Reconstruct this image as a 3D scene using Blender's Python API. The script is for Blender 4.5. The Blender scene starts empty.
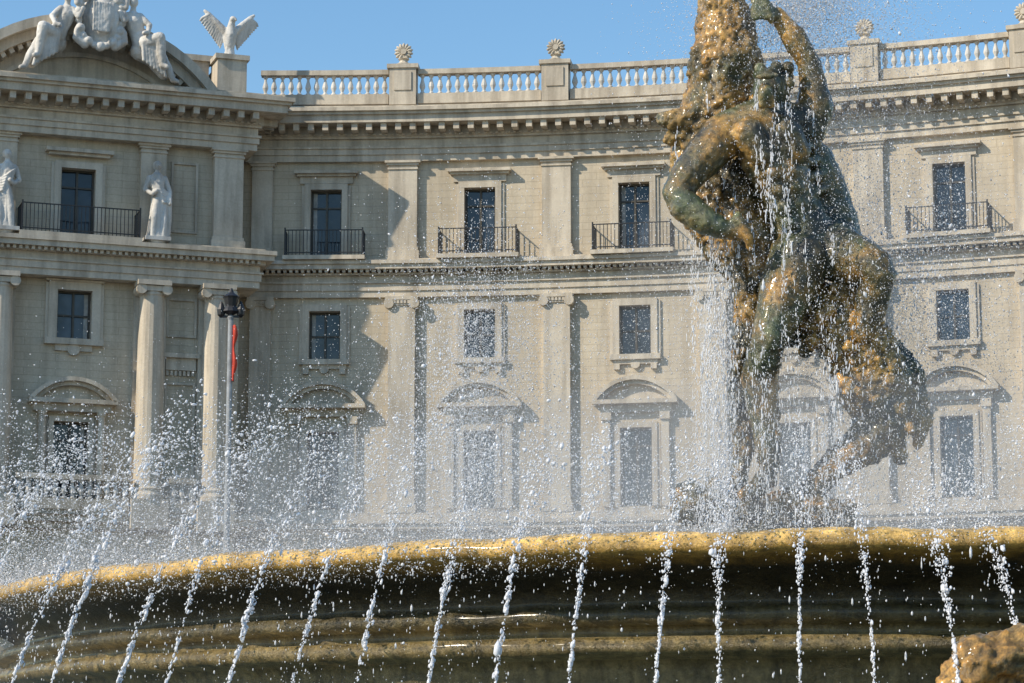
import bpy, bmesh, math, random
import numpy as np
from mathutils import Vector, Matrix
random.seed(7); rng=np.random.default_rng(11)
sc=bpy.context.scene
R_=math.radians
# ------------------------------------------------------------ materials
def newmat(name):
    m=bpy.data.materials.new(name); m.use_nodes=True
    nt=m.node_tree; return m,nt,nt.nodes,nt.links,nt.nodes['Principled BSDF']
def noise_node(N,L,vec,scale,detail=5,rough=.6,vscale=None):
    n=N.new('ShaderNodeTexNoise'); n.inputs['Scale'].default_value=scale
    n.inputs['Detail'].default_value=detail; n.inputs['Roughness'].default_value=rough
    if vscale:
        mp=N.new('ShaderNodeMapping'); mp.inputs['Scale'].default_value=vscale
        L.new(vec,mp.inputs['Vector']); L.new(mp.outputs[0],n.inputs['Vector'])
    else: L.new(vec,n.inputs['Vector'])
    return n.outputs['Fac']
def ramp(N,L,fac,stops):
    r=N.new('ShaderNodeValToRGB'); e=r.color_ramp.elements
    while len(e)<len(stops): e.new(.5)
    for i,(p,c) in enumerate(stops):
        e[i].position=p; e[i].color=(*c,1) if len(c)==3 else c
    L.new(fac,r.inputs[0]); return r.outputs[0]
def mix(N,L,a,b,fac,mode='MIX'):
    m=N.new('ShaderNodeMix'); m.data_type='RGBA'; m.blend_type=mode
    for s,v in ((m.inputs[0],fac),(m.inputs[6],a),(m.inputs[7],b)):
        if isinstance(v,(int,float)): s.default_value=v
        elif isinstance(v,tuple): s.default_value=(*v,1)
        else: L.new(v,s)
    return m.outputs[2]
def bump(N,L,h,P,strength=.3,dist=.02):
    b=N.new('ShaderNodeBump'); b.inputs['Strength'].default_value=strength; b.inputs['Distance'].default_value=dist
    L.new(h,b.inputs['Height']); L.new(b.outputs[0],P.inputs['Normal'])
def stone(name,c0,c1,courses=False,rough=.85,grime=.5,sc_=1.0):
    m,nt,N,L,P=newmat(name)
    tc=N.new('ShaderNodeTexCoord').outputs['Object']
    a=noise_node(N,L,tc,.8*sc_,8,.65)
    col=ramp(N,L,a,[(.3,c0),(.7,c1)])
    big=noise_node(N,L,tc,.16*sc_,4,.6)
    col=mix(N,L,col,ramp(N,L,big,[(.35,(.86,.86,.86)),(.65,(1.05,1.03,1.0))]),.8,'MULTIPLY')
    st=noise_node(N,L,tc,1.2,6,.6,(2.2,2.2,.22))
    col=mix(N,L,col,ramp(N,L,st,[(.36,(.45,.43,.41)),(.58,(1,1,1))]),grime,'MULTIPLY')
    f=noise_node(N,L,tc,14*sc_,6,.7)
    col=mix(N,L,col,ramp(N,L,f,[(.3,(.8,.79,.78)),(.65,(1.06,1.06,1.06))]),.6,'MULTIPLY')
    h=f
    if courses:
        sp=N.new('ShaderNodeSeparateXYZ'); L.new(tc,sp.inputs[0])
        cb=N.new('ShaderNodeCombineXYZ'); L.new(sp.outputs[0],cb.inputs[0]); L.new(sp.outputs[2],cb.inputs[1])
        br=N.new('ShaderNodeTexBrick'); L.new(cb.outputs[0],br.inputs['Vector'])
        br.inputs['Scale'].default_value=1; br.inputs['Brick Width'].default_value=.95; br.inputs['Row Height'].default_value=.245
        br.inputs['Mortar Size'].default_value=.012; br.inputs['Mortar Smooth'].default_value=.3
        br.inputs['Color1'].default_value=(1,1,1,1); br.inputs['Color2'].default_value=(.93,.92,.90,1); br.inputs['Mortar'].default_value=(.66,.64,.61,1)
        col=mix(N,L,col,br.outputs['Color'],.55,'MULTIPLY')
        inv=N.new('ShaderNodeMath'); inv.operation='SUBTRACT'; inv.inputs[0].default_value=1; L.new(br.outputs['Fac'],inv.inputs[1])
        ad=N.new('ShaderNodeMath'); ad.operation='MULTIPLY_ADD'; L.new(f,ad.inputs[0]); ad.inputs[1].default_value=.3; L.new(inv.outputs[0],ad.inputs[2]); h=ad.outputs[0]
    L.new(col,P.inputs['Base Color']); P.inputs['Roughness'].default_value=rough
    bump(N,L,h,P,.3,.012)
    return m
M_wall=stone('facade_plaster',(.53,.455,.345),(.63,.55,.425),True,grime=.34)
M_trim=stone('travertine_trim',(.55,.48,.38),(.68,.61,.50),False,grime=.62)
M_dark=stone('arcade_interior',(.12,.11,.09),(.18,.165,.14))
M_marble=stone('white_marble',(.60,.58,.54),(.76,.74,.70),False,.7,.7,3)
M_balu=stone('baluster_stone',(.60,.58,.54),(.72,.70,.66),False,.8,.4,2)
M_roof=stone('roof_tiles',(.22,.14,.1),(.3,.2,.15))
def simple(name,c,rough=.5,metal=0):
    m,nt,N,L,P=newmat(name); 
    tc=N.new('ShaderNodeTexCoord').outputs['Object']; f=noise_node(N,L,tc,6,4)
    L.new(mix(N,L,c,ramp(N,L,f,[(.3,(.65,.65,.65)),(.7,(1.1,1.1,1.1))]),1.0,'MULTIPLY'),P.inputs['Base Color'])
    P.inputs['Roughness'].default_value=rough; P.inputs['Metallic'].default_value=metal; return m
M_iron=simple('wrought_iron',(.02,.02,.022),.5)
M_frame=simple('window_joinery',(.07,.06,.045),.5)
M_curtain=simple('linen_curtain',(.42,.41,.38),.9)
M_pole=simple('painted_steel_pole',(.33,.34,.35),.4)
M_red=simple('red_cloth',(.6,.06,.03),.8)
m,nt,N,L,P=newmat('window_glass')
tc=N.new('ShaderNodeTexCoord').outputs['Object']; f=noise_node(N,L,tc,.6,3)
L.new(ramp(N,L,f,[(.35,(.006,.009,.014)),(.52,(.02,.028,.04)),(.7,(.07,.09,.12))]),P.inputs['Base Color']); P.inputs['Roughness'].default_value=.06
P.inputs['Specular IOR Level'].default_value=.6
bump(N,L,f,P,.25,.08); M_glass=m
# bronze with algae and lime
def bronze(name,bias,rough,green,lime,gain=1.0):
    m,nt,N,L,P=newmat(name)
    tc=N.new('ShaderNodeTexCoord').outputs['Object']
    a0=noise_node(N,L,tc,1.7,9,.70)
    ad=N.new('ShaderNodeMath'); ad.operation='ADD'; L.new(a0,ad.inputs[0]); ad.inputs[1].default_value=bias; a=ad.outputs[0]
    c=lambda *q: tuple(v*gain for v in q)
    col=ramp(N,L,a,[(.36,c(.020,.019,.013)),(.45,c(.05,.045,.024)),(.51,c(.12,.09,.034)),(.57,c(.29,.165,.04)),(.65,c(.46,.28,.08)),(.76,c(.17,.15,.07))])
    gr=noise_node(N,L,tc,1.1,7,.62)
    col=mix(N,L,col,c(.075,.105,.055),ramp(N,L,gr,[(.47,(0,0,0)),(.60,(green,green,green))]))
    st=noise_node(N,L,tc,2.8,8,.72,(4,4,.5))
    col=mix(N,L,col,(.50,.48,.42),ramp(N,L,st,[(.56,(0,0,0)),(.70,(lime,lime,lime))]))
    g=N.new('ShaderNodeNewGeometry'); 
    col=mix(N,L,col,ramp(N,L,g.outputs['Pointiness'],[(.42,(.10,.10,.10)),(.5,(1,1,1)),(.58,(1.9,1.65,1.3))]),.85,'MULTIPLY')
    f=noise_node(N,L,tc,22,8,.75)
    col=mix(N,L,col,ramp(N,L,f,[(.36,(.42,.42,.42)),(.64,(1.4,1.35,1.25))]),.85,'MULTIPLY')
    L.new(col,P.inputs['Base Color']); P.inputs['Roughness'].default_value=rough; P.inputs['Metallic'].default_value=.1
    P.inputs['Coat Weight'].default_value=.5; P.inputs['Coat Roughness'].default_value=.13
    bump(N,L,f,P,.65,.03); return m
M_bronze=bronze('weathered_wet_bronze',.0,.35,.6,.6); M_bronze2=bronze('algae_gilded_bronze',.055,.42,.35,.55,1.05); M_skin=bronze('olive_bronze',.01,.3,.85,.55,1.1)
# basin stone
m,nt,N,L,P=newmat('wet_basin_stone')
tc=N.new('ShaderNodeTexCoord').outputs['Object']
sp=N.new('ShaderNodeSeparateXYZ'); L.new(tc,sp.inputs[0])
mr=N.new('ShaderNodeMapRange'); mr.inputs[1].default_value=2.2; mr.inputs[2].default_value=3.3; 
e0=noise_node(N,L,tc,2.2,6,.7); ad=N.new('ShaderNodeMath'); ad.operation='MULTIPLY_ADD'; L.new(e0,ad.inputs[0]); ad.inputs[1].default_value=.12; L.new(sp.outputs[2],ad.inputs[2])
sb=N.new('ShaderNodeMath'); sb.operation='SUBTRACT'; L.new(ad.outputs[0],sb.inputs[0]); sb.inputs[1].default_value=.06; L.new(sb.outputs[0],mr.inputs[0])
zc=ramp(N,L,mr.outputs[0],[(0,(.23,.175,.085)),(.36,(.23,.17,.065)),(.50,(.095,.075,.03)),(.76,(.045,.032,.013)),(.82,(.46,.26,.045)),(.95,(.90,.60,.19))])  # stone tones by height, with lit lip and shaded underside painted in
a=noise_node(N,L,tc,3,8,.7); b=noise_node(N,L,tc,2.5,7,.7,(3.5,3.5,.35))
col=mix(N,L,zc,ramp(N,L,a,[(.32,(.42,.41,.30)),(.55,(1.05,1.02,.98)),(.75,(1.5,1.45,1.4))]),.85,'MULTIPLY')
col=mix(N,L,col,ramp(N,L,b,[(.37,(.38,.36,.27)),(.58,(1.12,1.12,1.1))]),.8,'MULTIPLY')
f=noise_node(N,L,tc,18,8,.7)
col=mix(N,L,col,ramp(N,L,f,[(.35,(.58,.58,.58)),(.65,(1.25,1.25,1.25))]),.8,'MULTIPLY')
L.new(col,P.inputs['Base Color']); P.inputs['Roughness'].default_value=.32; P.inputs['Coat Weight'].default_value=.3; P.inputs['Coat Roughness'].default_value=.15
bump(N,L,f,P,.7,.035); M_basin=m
# water
m,nt,N,L,P=newmat('pool_water')
tc=N.new('ShaderNodeTexCoord').outputs['Object']
P.inputs['Base Color'].default_value=(.05,.09,.09,1); P.inputs['Roughness'].default_value=.08
f=noise_node(N,L,tc,5,5); bump(N,L,f,P,.8,.08); M_pool=m
m,nt,N,L,P=newmat('water_droplets')
P.inputs['Base Color'].default_value=(.92,.92,.93,1); P.inputs['Roughness'].default_value=.1
P.inputs['IOR'].default_value=1.33
tr=N.new('ShaderNodeBsdfTranslucent'); tr.inputs[0].default_value=(.92,.93,.97,1)
ms=N.new('ShaderNodeMixShader'); ms.inputs[0].default_value=.35
L.new(P.outputs[0],ms.inputs[1]); L.new(tr.outputs[0],ms.inputs[2]); L.new(ms.outputs[0],N['Material Output'].inputs[0]); M_drop=m
def mistmat(name,d):
    m=bpy.data.materials.new(name); m.use_nodes=True; N=m.node_tree.nodes; N.remove(N['Principled BSDF'])
    v=N.new('ShaderNodeVolumeScatter'); v.inputs['Color'].default_value=(1,1,1,1); v.inputs['Density'].default_value=d; v.inputs['Anisotropy'].default_value=.1
    m.node_tree.links.new(v.outputs[0],N['Material Output'].inputs['Volume']); return m
m,nt,N,L,P=newmat('cobble_paving')
tc=N.new('ShaderNodeTexCoord').outputs['Object']
v=N.new('ShaderNodeTexVoronoi'); v.inputs['Scale'].default_value=7; L.new(tc,v.inputs['Vector'])
L.new(ramp(N,L,v.outputs['Distance'],[(0,(.09,.088,.085)),(.5,(.03,.03,.03))]),P.inputs['Base Color']); P.inputs['Roughness'].default_value=.7; M_ground=m
M_kerb=stone('kerb_stone',(.3,.29,.27),(.4,.39,.36))

# ------------------------------------------------------------ mesh helpers
def empty(name):
    e=bpy.data.objects.new(name,None); sc.collection.objects.link(e); return e
class MB:
    def __init__(s): s.v=[]; s.f=[]
    def add(s,vs,fs):
        b=len(s.v); s.v+= [tuple(p) for p in vs]; s.f+=[tuple(i+b for i in f) for f in fs]
    def obj(s,name,mat,parent=None,smooth=False,recalc=True):
        me=bpy.data.meshes.new(name); me.from_pydata(s.v,[],s.f)
        if recalc:
            bm=bmesh.new(); bm.from_mesh(me); bmesh.ops.recalc_face_normals(bm,faces=bm.faces); bm.to_mesh(me); bm.free()
        if smooth: me.polygons.foreach_set('use_smooth',[True]*len(me.polygons))
        me.materials.append(mat); o=bpy.data.objects.new(name,me); sc.collection.objects.link(o)
        if parent: o.parent=parent
        return o
def box(mb,M,a0,a1,o0,o1,z0,z1,step=1.6):
    n=max(1,int(math.ceil(abs(a1-a0)/step))) if M is F else 1
    vs=[];fs=[]
    for i in range(n+1):
        a=a0+(a1-a0)*i/n
        vs+=[M(a,o0,z0),M(a,o1,z0),M(a,o1,z1),M(a,o0,z1)]
    for i in range(n):
        b=4*i
        for k in range(4):
            k2=(k+1)%4; fs.append((b+k,b+k2,b+4+k2,b+4+k))
    fs.append((0,1,2,3)); fs.append((4*n+3,4*n+2,4*n+1,4*n))
    mb.add(vs,fs)
def lathe(mb,M,a,o,prof,seg=10,full=True):
    c=Vector(M(a,o,0)); vs=[];fs=[]
    for r,z in prof:
        for k in range(seg):
            t=2*math.pi*k/seg; vs.append((c.x+r*math.cos(t),c.y+r*math.sin(t),z))
    for i in range(len(prof)-1):
        for k in range(seg):
            k2=(k+1)%seg; fs.append((i*seg+k,i*seg+k2,(i+1)*seg+k2,(i+1)*seg+k))
    fs.append(tuple(range(seg))[::-1]); fs.append(tuple(range((len(prof)-1)*seg,len(prof)*seg)))
    mb.add(vs,fs)
def cyl_out(mb,M,a,z,r,o0,o1,seg=12):   # cylinder whose axis points out of the facade
    vs=[];fs=[]
    for o in (o0,o1):
        for k in range(seg):
            t=2*math.pi*k/seg; vs.append(M(a+r*math.cos(t),o,z+r*math.sin(t)))
    for k in range(seg): fs.append((k,(k+1)%seg,seg+(k+1)%seg,seg+k))
    fs.append(tuple(range(seg))[::-1]); fs.append(tuple(range(seg,2*seg))); mb.add(vs,fs)
def arcband(mb,M,ac,zc,r0,r1,ang,o0,o1,seg=20):
    vs=[];fs=[]
    for i in range(seg+1):
        t=-ang+2*ang*i/seg; s_,c_=math.sin(t),math.cos(t)
        for r,o in ((r0,o0),(r0,o1),(r1,o1),(r1,o0)): vs.append(M(ac+r*s_,o,zc+r*c_))
    for i in range(seg):
        b=4*i
        for k in range(4): fs.append((b+k,b+(k+1)%4,b+4+(k+1)%4,b+4+k))
    fs.append((0,1,2,3)); fs.append((4*seg+3,4*seg+2,4*seg+1,4*seg)); mb.add(vs,fs)
def segped(mb,M,ac,zb,hw,rise,th,o0,o1,oin):
    R=(hw*hw+rise*rise)/(2*rise); zc=zb+rise-R; ang=math.asin(hw/R)
    arcband(mb,M,ac,zc,R-th*.5,R,ang,o0,o1); arcband(mb,M,ac,zc,R-th,R-th*.5-.003,ang*.99,o0,o0+(o1-o0)*.7)
    R2=R-th; vs=[M(ac,oin,zb)];n=16;fs=[]
    a2=math.acos(min(1,(zb-zc)/R2)) if (zb-zc)<R2 else .1
    for i in range(n+1):
        t=-a2+2*a2*i/n; vs.append(M(ac+R2*math.sin(t),oin,zc+R2*math.cos(t)))
    for i in range(n): fs.append((0,i+1,i+2))
    mb.add(vs,fs); return R,zc,ang
# facade maps: concave arc of the exedra, and the projecting pavilion
FR=66.
def F(s,o,z):
    th=s/FR; rr=FR-o; return (-8+rr*math.sin(th),17+rr*math.cos(th),z)
UX,UY=.944,.330
def Pm(t,o,z): return (-14.2+t*UX+o*UY,79.75+t*UY-o*UX,z)

wall,trim,glass,frame,iron,balu,dark,roof,curt=[MB() for _ in range(9)]
def walls(M,a0,a1,z0,z1,ac,holes,dep=.32):
    def q(x0,x1,y0,y1): wall.add([M(x0,0,y0),M(x1,0,y0),M(x1,0,y1),M(x0,0,y1)],[(0,1,2,3)])
    if not holes:
        n=max(1,int((a1-a0)/1.5))
        for i in range(n): q(a0+(a1-a0)*i/n,a0+(a1-a0)*(i+1)/n,z0,z1)
        return
    w=holes[0][0]; l,r=ac-w/2,ac+w/2
    for (x0,x1) in ((a0,l),(r,a1)):
        n=2
        for i in range(n): q(x0+(x1-x0)*i/n,x0+(x1-x0)*(i+1)/n,z0,z1)
    z=z0
    for (_,b,t) in holes:
        q(l,r,z,b); z=t
        for (A,B,C,D) in (((l,0,b),(l,-dep,b),(l,-dep,t),(l,0,t)),((r,0,b),(r,-dep,b),(r,-dep,t),(r,0,t)),
                          ((l,0,t),(r,0,t),(r,-dep,t),(l,-dep,t)),((l,0,b),(r,0,b),(r,-dep,b),(l,-dep,b))):
            trim.add([M(*A),M(*B),M(*C),M(*D)],[(0,1,2,3)])
        glass.add([M(l,-dep+.04,b),M(r,-dep+.04,b),M(r,-dep+.04,t),M(l,-dep+.04,t)],[(0,1,2,3)])
        f0,f1=-dep+.045,-dep+.11; k=.065
        box(frame,M,l+.002,l+k,f0,f1,b+.002,t-.002); box(frame,M,r-k,r-.002,f0,f1,b+.002,t-.002)
        box(frame,M,l+k,r-k,f0,f1,t-k,t-.002); box(frame,M,l+k,r-k,f0,f1,b+.002,b+k)
        box(frame,M,ac-.035,ac+.035,f0,f1+.01,b+k,t-k)
        if t-b>1.8: box(frame,M,l+k,r-k,f0,f1-.01,t-.62,t-.56)
        else: box(frame,M,l+k,r-k,f0,f1-.01,(b+t)/2-.03,(b+t)/2+.03)
        u=random.random()
        if u<.3:
            sg=random.choice((-1,1)); x0=(l+k+.005) if sg<0 else (r-k-.14); 
            box(curt,M,x0,x0+.13,-dep+.042,-dep+.05,b+k,t-k)
    q(l,r,z,z1)
def surround(M,ac,w,b,t,k=.2,o=.1):
    box(trim,M,ac-w/2-k,ac-w/2,.0,o,b,t); box(trim,M,ac+w/2,ac+w/2+k,0,o,b,t)
    box(trim,M,ac-w/2-k,ac+w/2+k,0,o+.003,t,t+k)
    box(trim,M,ac-w/2-k-.1,ac-w/2-k,0,o-.05,b,t+k-.06); box(trim,M,ac+w/2+k,ac+w/2+k+.1,0,o-.05,b,t+k-.06)
def balcony(M,a0,a1,z,h=.85,dep=.75,slab=True):
    if slab: box(trim,M,a0-.08,a1+.08,0.02,dep+.06,z-.14,z)
    for zz in (z+.08,z+h): box(iron,M,a0,a1,dep-.03,dep,zz,zz+.035)
    n=int((a1-a0)/.125)
    for i in range(n+1):
        a=a0+(a1-a0)*i/n; box(iron,M,a-.011,a+.011,dep-.026,dep-.004,z,z+h)
    for a in (a0,a1):
        for zz in (z+.08,z+h): box(iron,M,a-.017,a+.017,0,dep-.03,zz,zz+.035)
        for j in range(6): o=dep*j/6; box(iron,M,a-.011,a+.011,o,o+.022,z,z+h)
        box(iron,M,a-.025,a+.025,dep-.04,dep+.012,z,z+h+.1)
def pilaster(M,a,w,z0,z1,o,ionic):
    box(trim,M,a-w/2-.08,a+w/2+.08,0,o+.09,z0,z0+.28); box(trim,M,a-w/2-.04,a+w/2+.04,0,o+.05,z0+.28,z0+.4)
    box(trim,M,a-w/2,a+w/2,0,o,z0+.4,z1-.3)
    if ionic:
        box(trim,M,a-w/2-.02,a+w/2+.02,0,o+.05,z1-.3,z1-.12)
        for sg in (-1,1): cyl_out(trim,M,a+sg*(w/2-.02),z1-.24,.17,0.01,o+.12)
        box(trim,M,a-w/2-.1,a+w/2+.1,0,o+.1,z1-.12,z1)
        for j in range(5): box(trim,M,a-.28+j*.12,a-.20+j*.12,0,o+.09,z1-.24,z1-.14)
    else:
        box(trim,M,a-w/2-.03,a+w/2+.03,0,o+.04,z1-.3,z1-.24)
        box(trim,M,a-w/2-.06,a+w/2+.06,0,o+.06,z1-.16,z1-.08); box(trim,M,a-w/2-.12,a+w/2+.12,0,o+.12,z1-.08,z1)
        box(trim,M,a-w/2,a+w/2,0,o,z1-.24,z1-.16)
def arcade(M,a0,a1,ac,hw,zs,z1):
    n=14; pts=[(ac-hw,0),(ac-hw,zs)]
    pts+=[(ac-hw*math.cos(math.pi*i/n),zs+hw*math.sin(math.pi*i/n)) for i in range(1,n)]+[(ac+hw,zs),(ac+hw,0)]
    def q(A,B,C,D): wall.add([M(*A),M(*B),M(*C),M(*D)],[(0,1,2,3)])
    q((a0,0,0),(ac-hw,0,0),(ac-hw,0,z1),(a0,0,z1)); q((ac+hw,0,0),(a1,0,0),(a1,0,z1),(ac+hw,0,z1))
    for i in range(1,len(pts)-2):
        (x0,y0),(x1,y1)=pts[i],pts[i+1]; q((x0,0,y0),(x1,0,y1),(x1,0,z1),(x0,0,z1))
    for i in range(len(pts)-1):
        (x0,y0),(x1,y1)=pts[i],pts[i+1]; trim.add([M(x0,0,y0),M(x1,0,y1),M(x1,-.8,y1),M(x0,-.8,y0)],[(0,1,2,3)])
    arcband(trim,M,ac,zs,hw+.02,hw+.35,math.pi/2,-.02,.1,14)
    box(trim,M,ac-.2,ac+.2,.0,.22,zs+hw-.05,zs+hw+.6)
BAL=[(.05,0),(.085,.02),(.085,.06),(.045,.1),(.06,.16),(.1,.26),(.09,.34),(.05,.48),(.04,.56),(.07,.6),(.085,.64),(.085,.68)]
def balustrade(M,a0,a1,o,z,h=.68,sp=.29,oth=.16):
    box(trim,M,a0,a1,o-oth,o+oth,z-.35,z-.001); box(trim,M,a0,a1,o-oth-.02,o+oth+.02,z+h+.001,z+h+.17)
    n=max(1,int((a1-a0)/sp))
    for i in range(n):
        a=a0+(a1-a0)*(i+.5)/n; lathe(balu,M,a,o,[(r,z+zz*h/.68) for r,zz in BAL],8)
def shell_ornament(M,a,o,z):
    lathe(trim,M,a,o,[(.26,z),(.28,z+.06),(.16,z+.12),(.13,z+.2),(.2,z+.24)],10)
    for i in range(13):
        t=R_(-150+300*i/12); 
        c=Vector(M(a+.2*math.sin(t),o,z+.5+.2*math.cos(t))); u=(Vector(M(a+1,o,0))-Vector(M(a,o,0))).normalized()
        bm=bmesh.new(); bmesh.ops.create_icosphere(bm,subdivisions=2,radius=1)
        mm=Matrix.Translation(c)@Matrix(((u.x,-u.y,0,0),(u.y,u.x,0,0),(0,0,1,0),(0,0,0,1)))@Matrix.Rotation(t,4,'Y')@Matrix.Diagonal((.06,.1,.13,1))
        bm.transform(mm); trim.add([v.co[:] for v in bm.verts],[[v.index for v in f.verts] for f in bm.faces]); bm.free()
    cyl_out(trim,M,a,z+.5,.22,o-.06,o+.06,16); cyl_out(trim,M,a,z+.5,.1,o-.13,o+.13)
def layers(M,a0,a1,L,mb=trim):
    for (o,z0,z1) in L: box(mb,M,a0,a1,-.4,o,z0,z1)
# ---- main arc
BAY=5.24; S0=1.69
SA,SB=S0-BAY*4.5,S0+BAY*8.5
for k in range(-4,9):
    ac=S0+BAY*k; a0,a1=ac-BAY/2,ac+BAY/2
    hidden = -3<=k<=-1
    arcade(F,a0,a1,ac,1.55,5.6,9.3)
    walls(F,a0,a1,9.3,22.6,ac,[(1.06,10.25,12.85),(1.06,15.3,16.95),(1.06,18.72,21.15)])
    if hidden: continue
    # lower window, curved pediment
    surround(F,ac,1.06,10.25,12.85,.18,.1)
    for sg in (-1,1):
        box(trim,F,ac+sg*.98-.13,ac+sg*.98+.13,0,.16,10.25,13.1); box(trim,F,ac+sg*.98-.17,ac+sg*.98+.17,0,.24,13.1,13.35)
    box(trim,F,ac-1.2,ac+1.2,0,.14,13.36,13.62); box(trim,F,ac-1.42,ac+1.42,0,.42,13.62,13.76)
    segped(trim,F,ac,13.76,1.42,.78,.26,.02,.42,.1)
    # middle window
    surround(F,ac,1.06,15.3,16.95,.22,.12); box(trim,F,ac-.85,ac+.85,0,.2,15.12,15.3); box(trim,F,ac-.75,ac+.75,0,.1,14.98,15.12)
    for sg in (-1,1): box(trim,F,ac+sg*.62-.1,ac+sg*.62+.1,0,.14,14.8,14.98)
    cyl_out(trim,F,ac,14.98,.16,0,.12); 
    # upper window
    surround(F,ac,1.06,18.72,21.15,.2,.1); box(trim,F,ac-.9,ac+.9,0,.09,21.36,21.6)
    box(trim,F,ac-1.0,ac+1.0,0,.2,21.6,21.68); box(trim,F,ac-1.08,ac+1.08,0,.32,21.68,21.78)
    balcony(F,ac-1.32,ac+1.32,18.74)
    box(trim,F,ac-.55,ac+.55,.02,.3,10.1,10.2)
for k in range(-4,10):
    a=S0+BAY*(k-.5)
    if k in (-2,-1): continue
    if k==0:
        pilaster(F,a+.45,.7,18.7,22.1,.2,False); pilaster(F,a+.45,.7,10.1,17.4,.24,True)
    pilaster(F,a,.98,18.7,22.1,.2,False) if k else None; pilaster(F,a,.9,10.1,17.4,.24,True) if k else None
    box(trim,F,a-.55,a+.55,0,.3,9.3,10.1); box(trim,F,a-.5,a+.5,-.02,.25,0,9.0)
    if k>=1 or k<-2:
        box(trim,F,a-.46,a+.46,-.15,.5,24.0,25.28); box(trim,F,a-.54,a+.54,-.2,.56,25.28,25.42); shell_ornament(F,a,.18,25.42)
        box(trim,F,a-.3,a+.3,.5,.54,24.5,25.15)
    if k<9 and k not in(-3,):
        balustrade(F,a+.5 if k>0 else a+.35,a+BAY-.5,.18,24.42)
# continuous mouldings
layers(F,SA,SB,[(.10,9.3,9.5),(.5,9.55,9.72),(.35,9.5,9.55),(.58,9.72,9.85),(.3,9.85,10.1)])
layers(F,SA,SB,[(.16,17.4,17.62),(.21,17.62,17.86),(.28,17.86,17.92),(.18,17.92,18.14),(.34,18.14,18.2),(.6,18.3,18.46),(.68,18.46,18.58),(.3,18.58,18.7)])
layers(F,SA,SB,[(.18,22.1,22.32),(.24,22.32,22.52),(.3,22.52,22.6),(.2,22.6,22.86),(.32,22.86,22.93),(.36,22.93,23.26),(1.0,23.26,23.52),(1.1,23.52,23.62),(1.2,23.62,23.74),(.9,23.74,23.86)])
a=SA
while a<SB:
    box(trim,F,a,a+.2,.36,.9,23.02,23.26); a+=.5
a=SA
while a<SB:
    box(trim,F,a,a+.09,.36,.44,22.95,23.0); box(trim,F,a,a+.1,.3,.52,18.2,18.3); a+=.2
# back wall of arcade, roof, rear
n=30
for i in range(n):
    s0=SA+(SB-SA)*i/n; s1=SA+(SB-SA)*(i+1)/n
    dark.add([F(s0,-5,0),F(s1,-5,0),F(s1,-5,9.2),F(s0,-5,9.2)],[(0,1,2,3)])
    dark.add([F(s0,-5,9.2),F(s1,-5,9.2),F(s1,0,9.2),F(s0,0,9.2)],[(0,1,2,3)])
    roof.add([F(s0,-.3,23.9),F(s1,-.3,23.9),F(s1,-14,24.3),F(s0,-14,24.3)],[(0,1,2,3)])
    wall.add([F(s0,-14,0),F(s1,-14,0),F(s1,-14,24.3),F(s0,-14,24.3)],[(0,1,2,3)])
for s in (SA,SB): wall.add([F(s,0,0),F(s,-14,0),F(s,-14,24),F(s,0,24)],[(0,1,2,3)])
# ---- pavilion
HW=5.45
for ac,l,r in ((-3.55,-HW,-2.0),(0,-2.0,2.0),(3.55,2.0,HW)): arcade(Pm,l,r,ac,1.2,5.8,9.3)
walls(Pm,-2,2,9.3,22.6,0,[(1.12,10.25,12.75),(1.12,15.45,17.05),(1.12,18.72,21.1)])
walls(Pm,-HW,-2,9.3,22.6,0,[]); walls(Pm,2,HW,9.3,22.6,0,[])
for t in (-HW,HW): wall.add([Pm(t,0,0),Pm(t,-6,0),Pm(t,-6,22.6),Pm(t,0,22.6)],[(0,1,2,3)])
surround(Pm,0,1.12,10.25,12.75,.16,.1)
for sg in (-1,1):
    lathe(trim,Pm,sg*.95,.2,[(.17,10.25),(.17,10.35),(.13,10.4),(.115,12.9),(.15,12.95),(.17,13.05)],10)
box(trim,Pm,-1.25,1.25,0,.32,13.05,13.3); box(trim,Pm,-1.42,1.42,0,.5,13.3,13.44); segped(trim,Pm,0,13.44,1.42,.72,.26,.02,.5,.12)
surround(Pm,0,1.12,15.45,17.05,.28,.12); box(trim,Pm,-.95,.95,0,.2,15.25,15.45); cyl_out(trim,Pm,0,15.1,.2,0,.14); box(trim,Pm,-.6,.6,0,.1,15.05,15.25)
box(trim,Pm,-.95,.95,0,.2,17.32,17.38)
surround(Pm,0,1.12,18.72,21.1,.22,.12); box(trim,Pm,-1,1,0,.22,21.5,21.6); box(trim,Pm,-1.1,1.1,0,.34,21.6,21.72)
balcony(Pm,-1.9,1.9,18.74,.9,.95)
for t in (-4.6,-2.45,2.45,4.6):
    box(trim,Pm,t-.6,t+.6,0,.95,9.3,10.25)
    box(trim,Pm,t-.53,t+.53,0,.2,10.25,17.4)
    lathe(trim,Pm,t,.42,[(.58,10.25),(.58,10.4),(.54,10.45),(.5,10.52),(.53,10.6),(.46,10.68),(.455,12.5),(.44,14.5),(.40,16.9),(.43,16.95),(.43,17.0),(.40,17.05)],20)
    box(trim,Pm,t-.42,t+.42,.0,.86,17.05,17.22)
    for sg in (-1,1): cyl_out(trim,Pm,t+sg*.42,17.1,.17,.05,.9)
    box(trim,Pm,t-.55,t+.55,0,.95,17.24,17.4)
for t in (-2.45,2.45): pilaster(Pm,t,.85,18.7,22.1,.2,False)
for t in (-4.95,4.95): pilaster(Pm,t,.98,18.7,22.1,.35,False)
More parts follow.
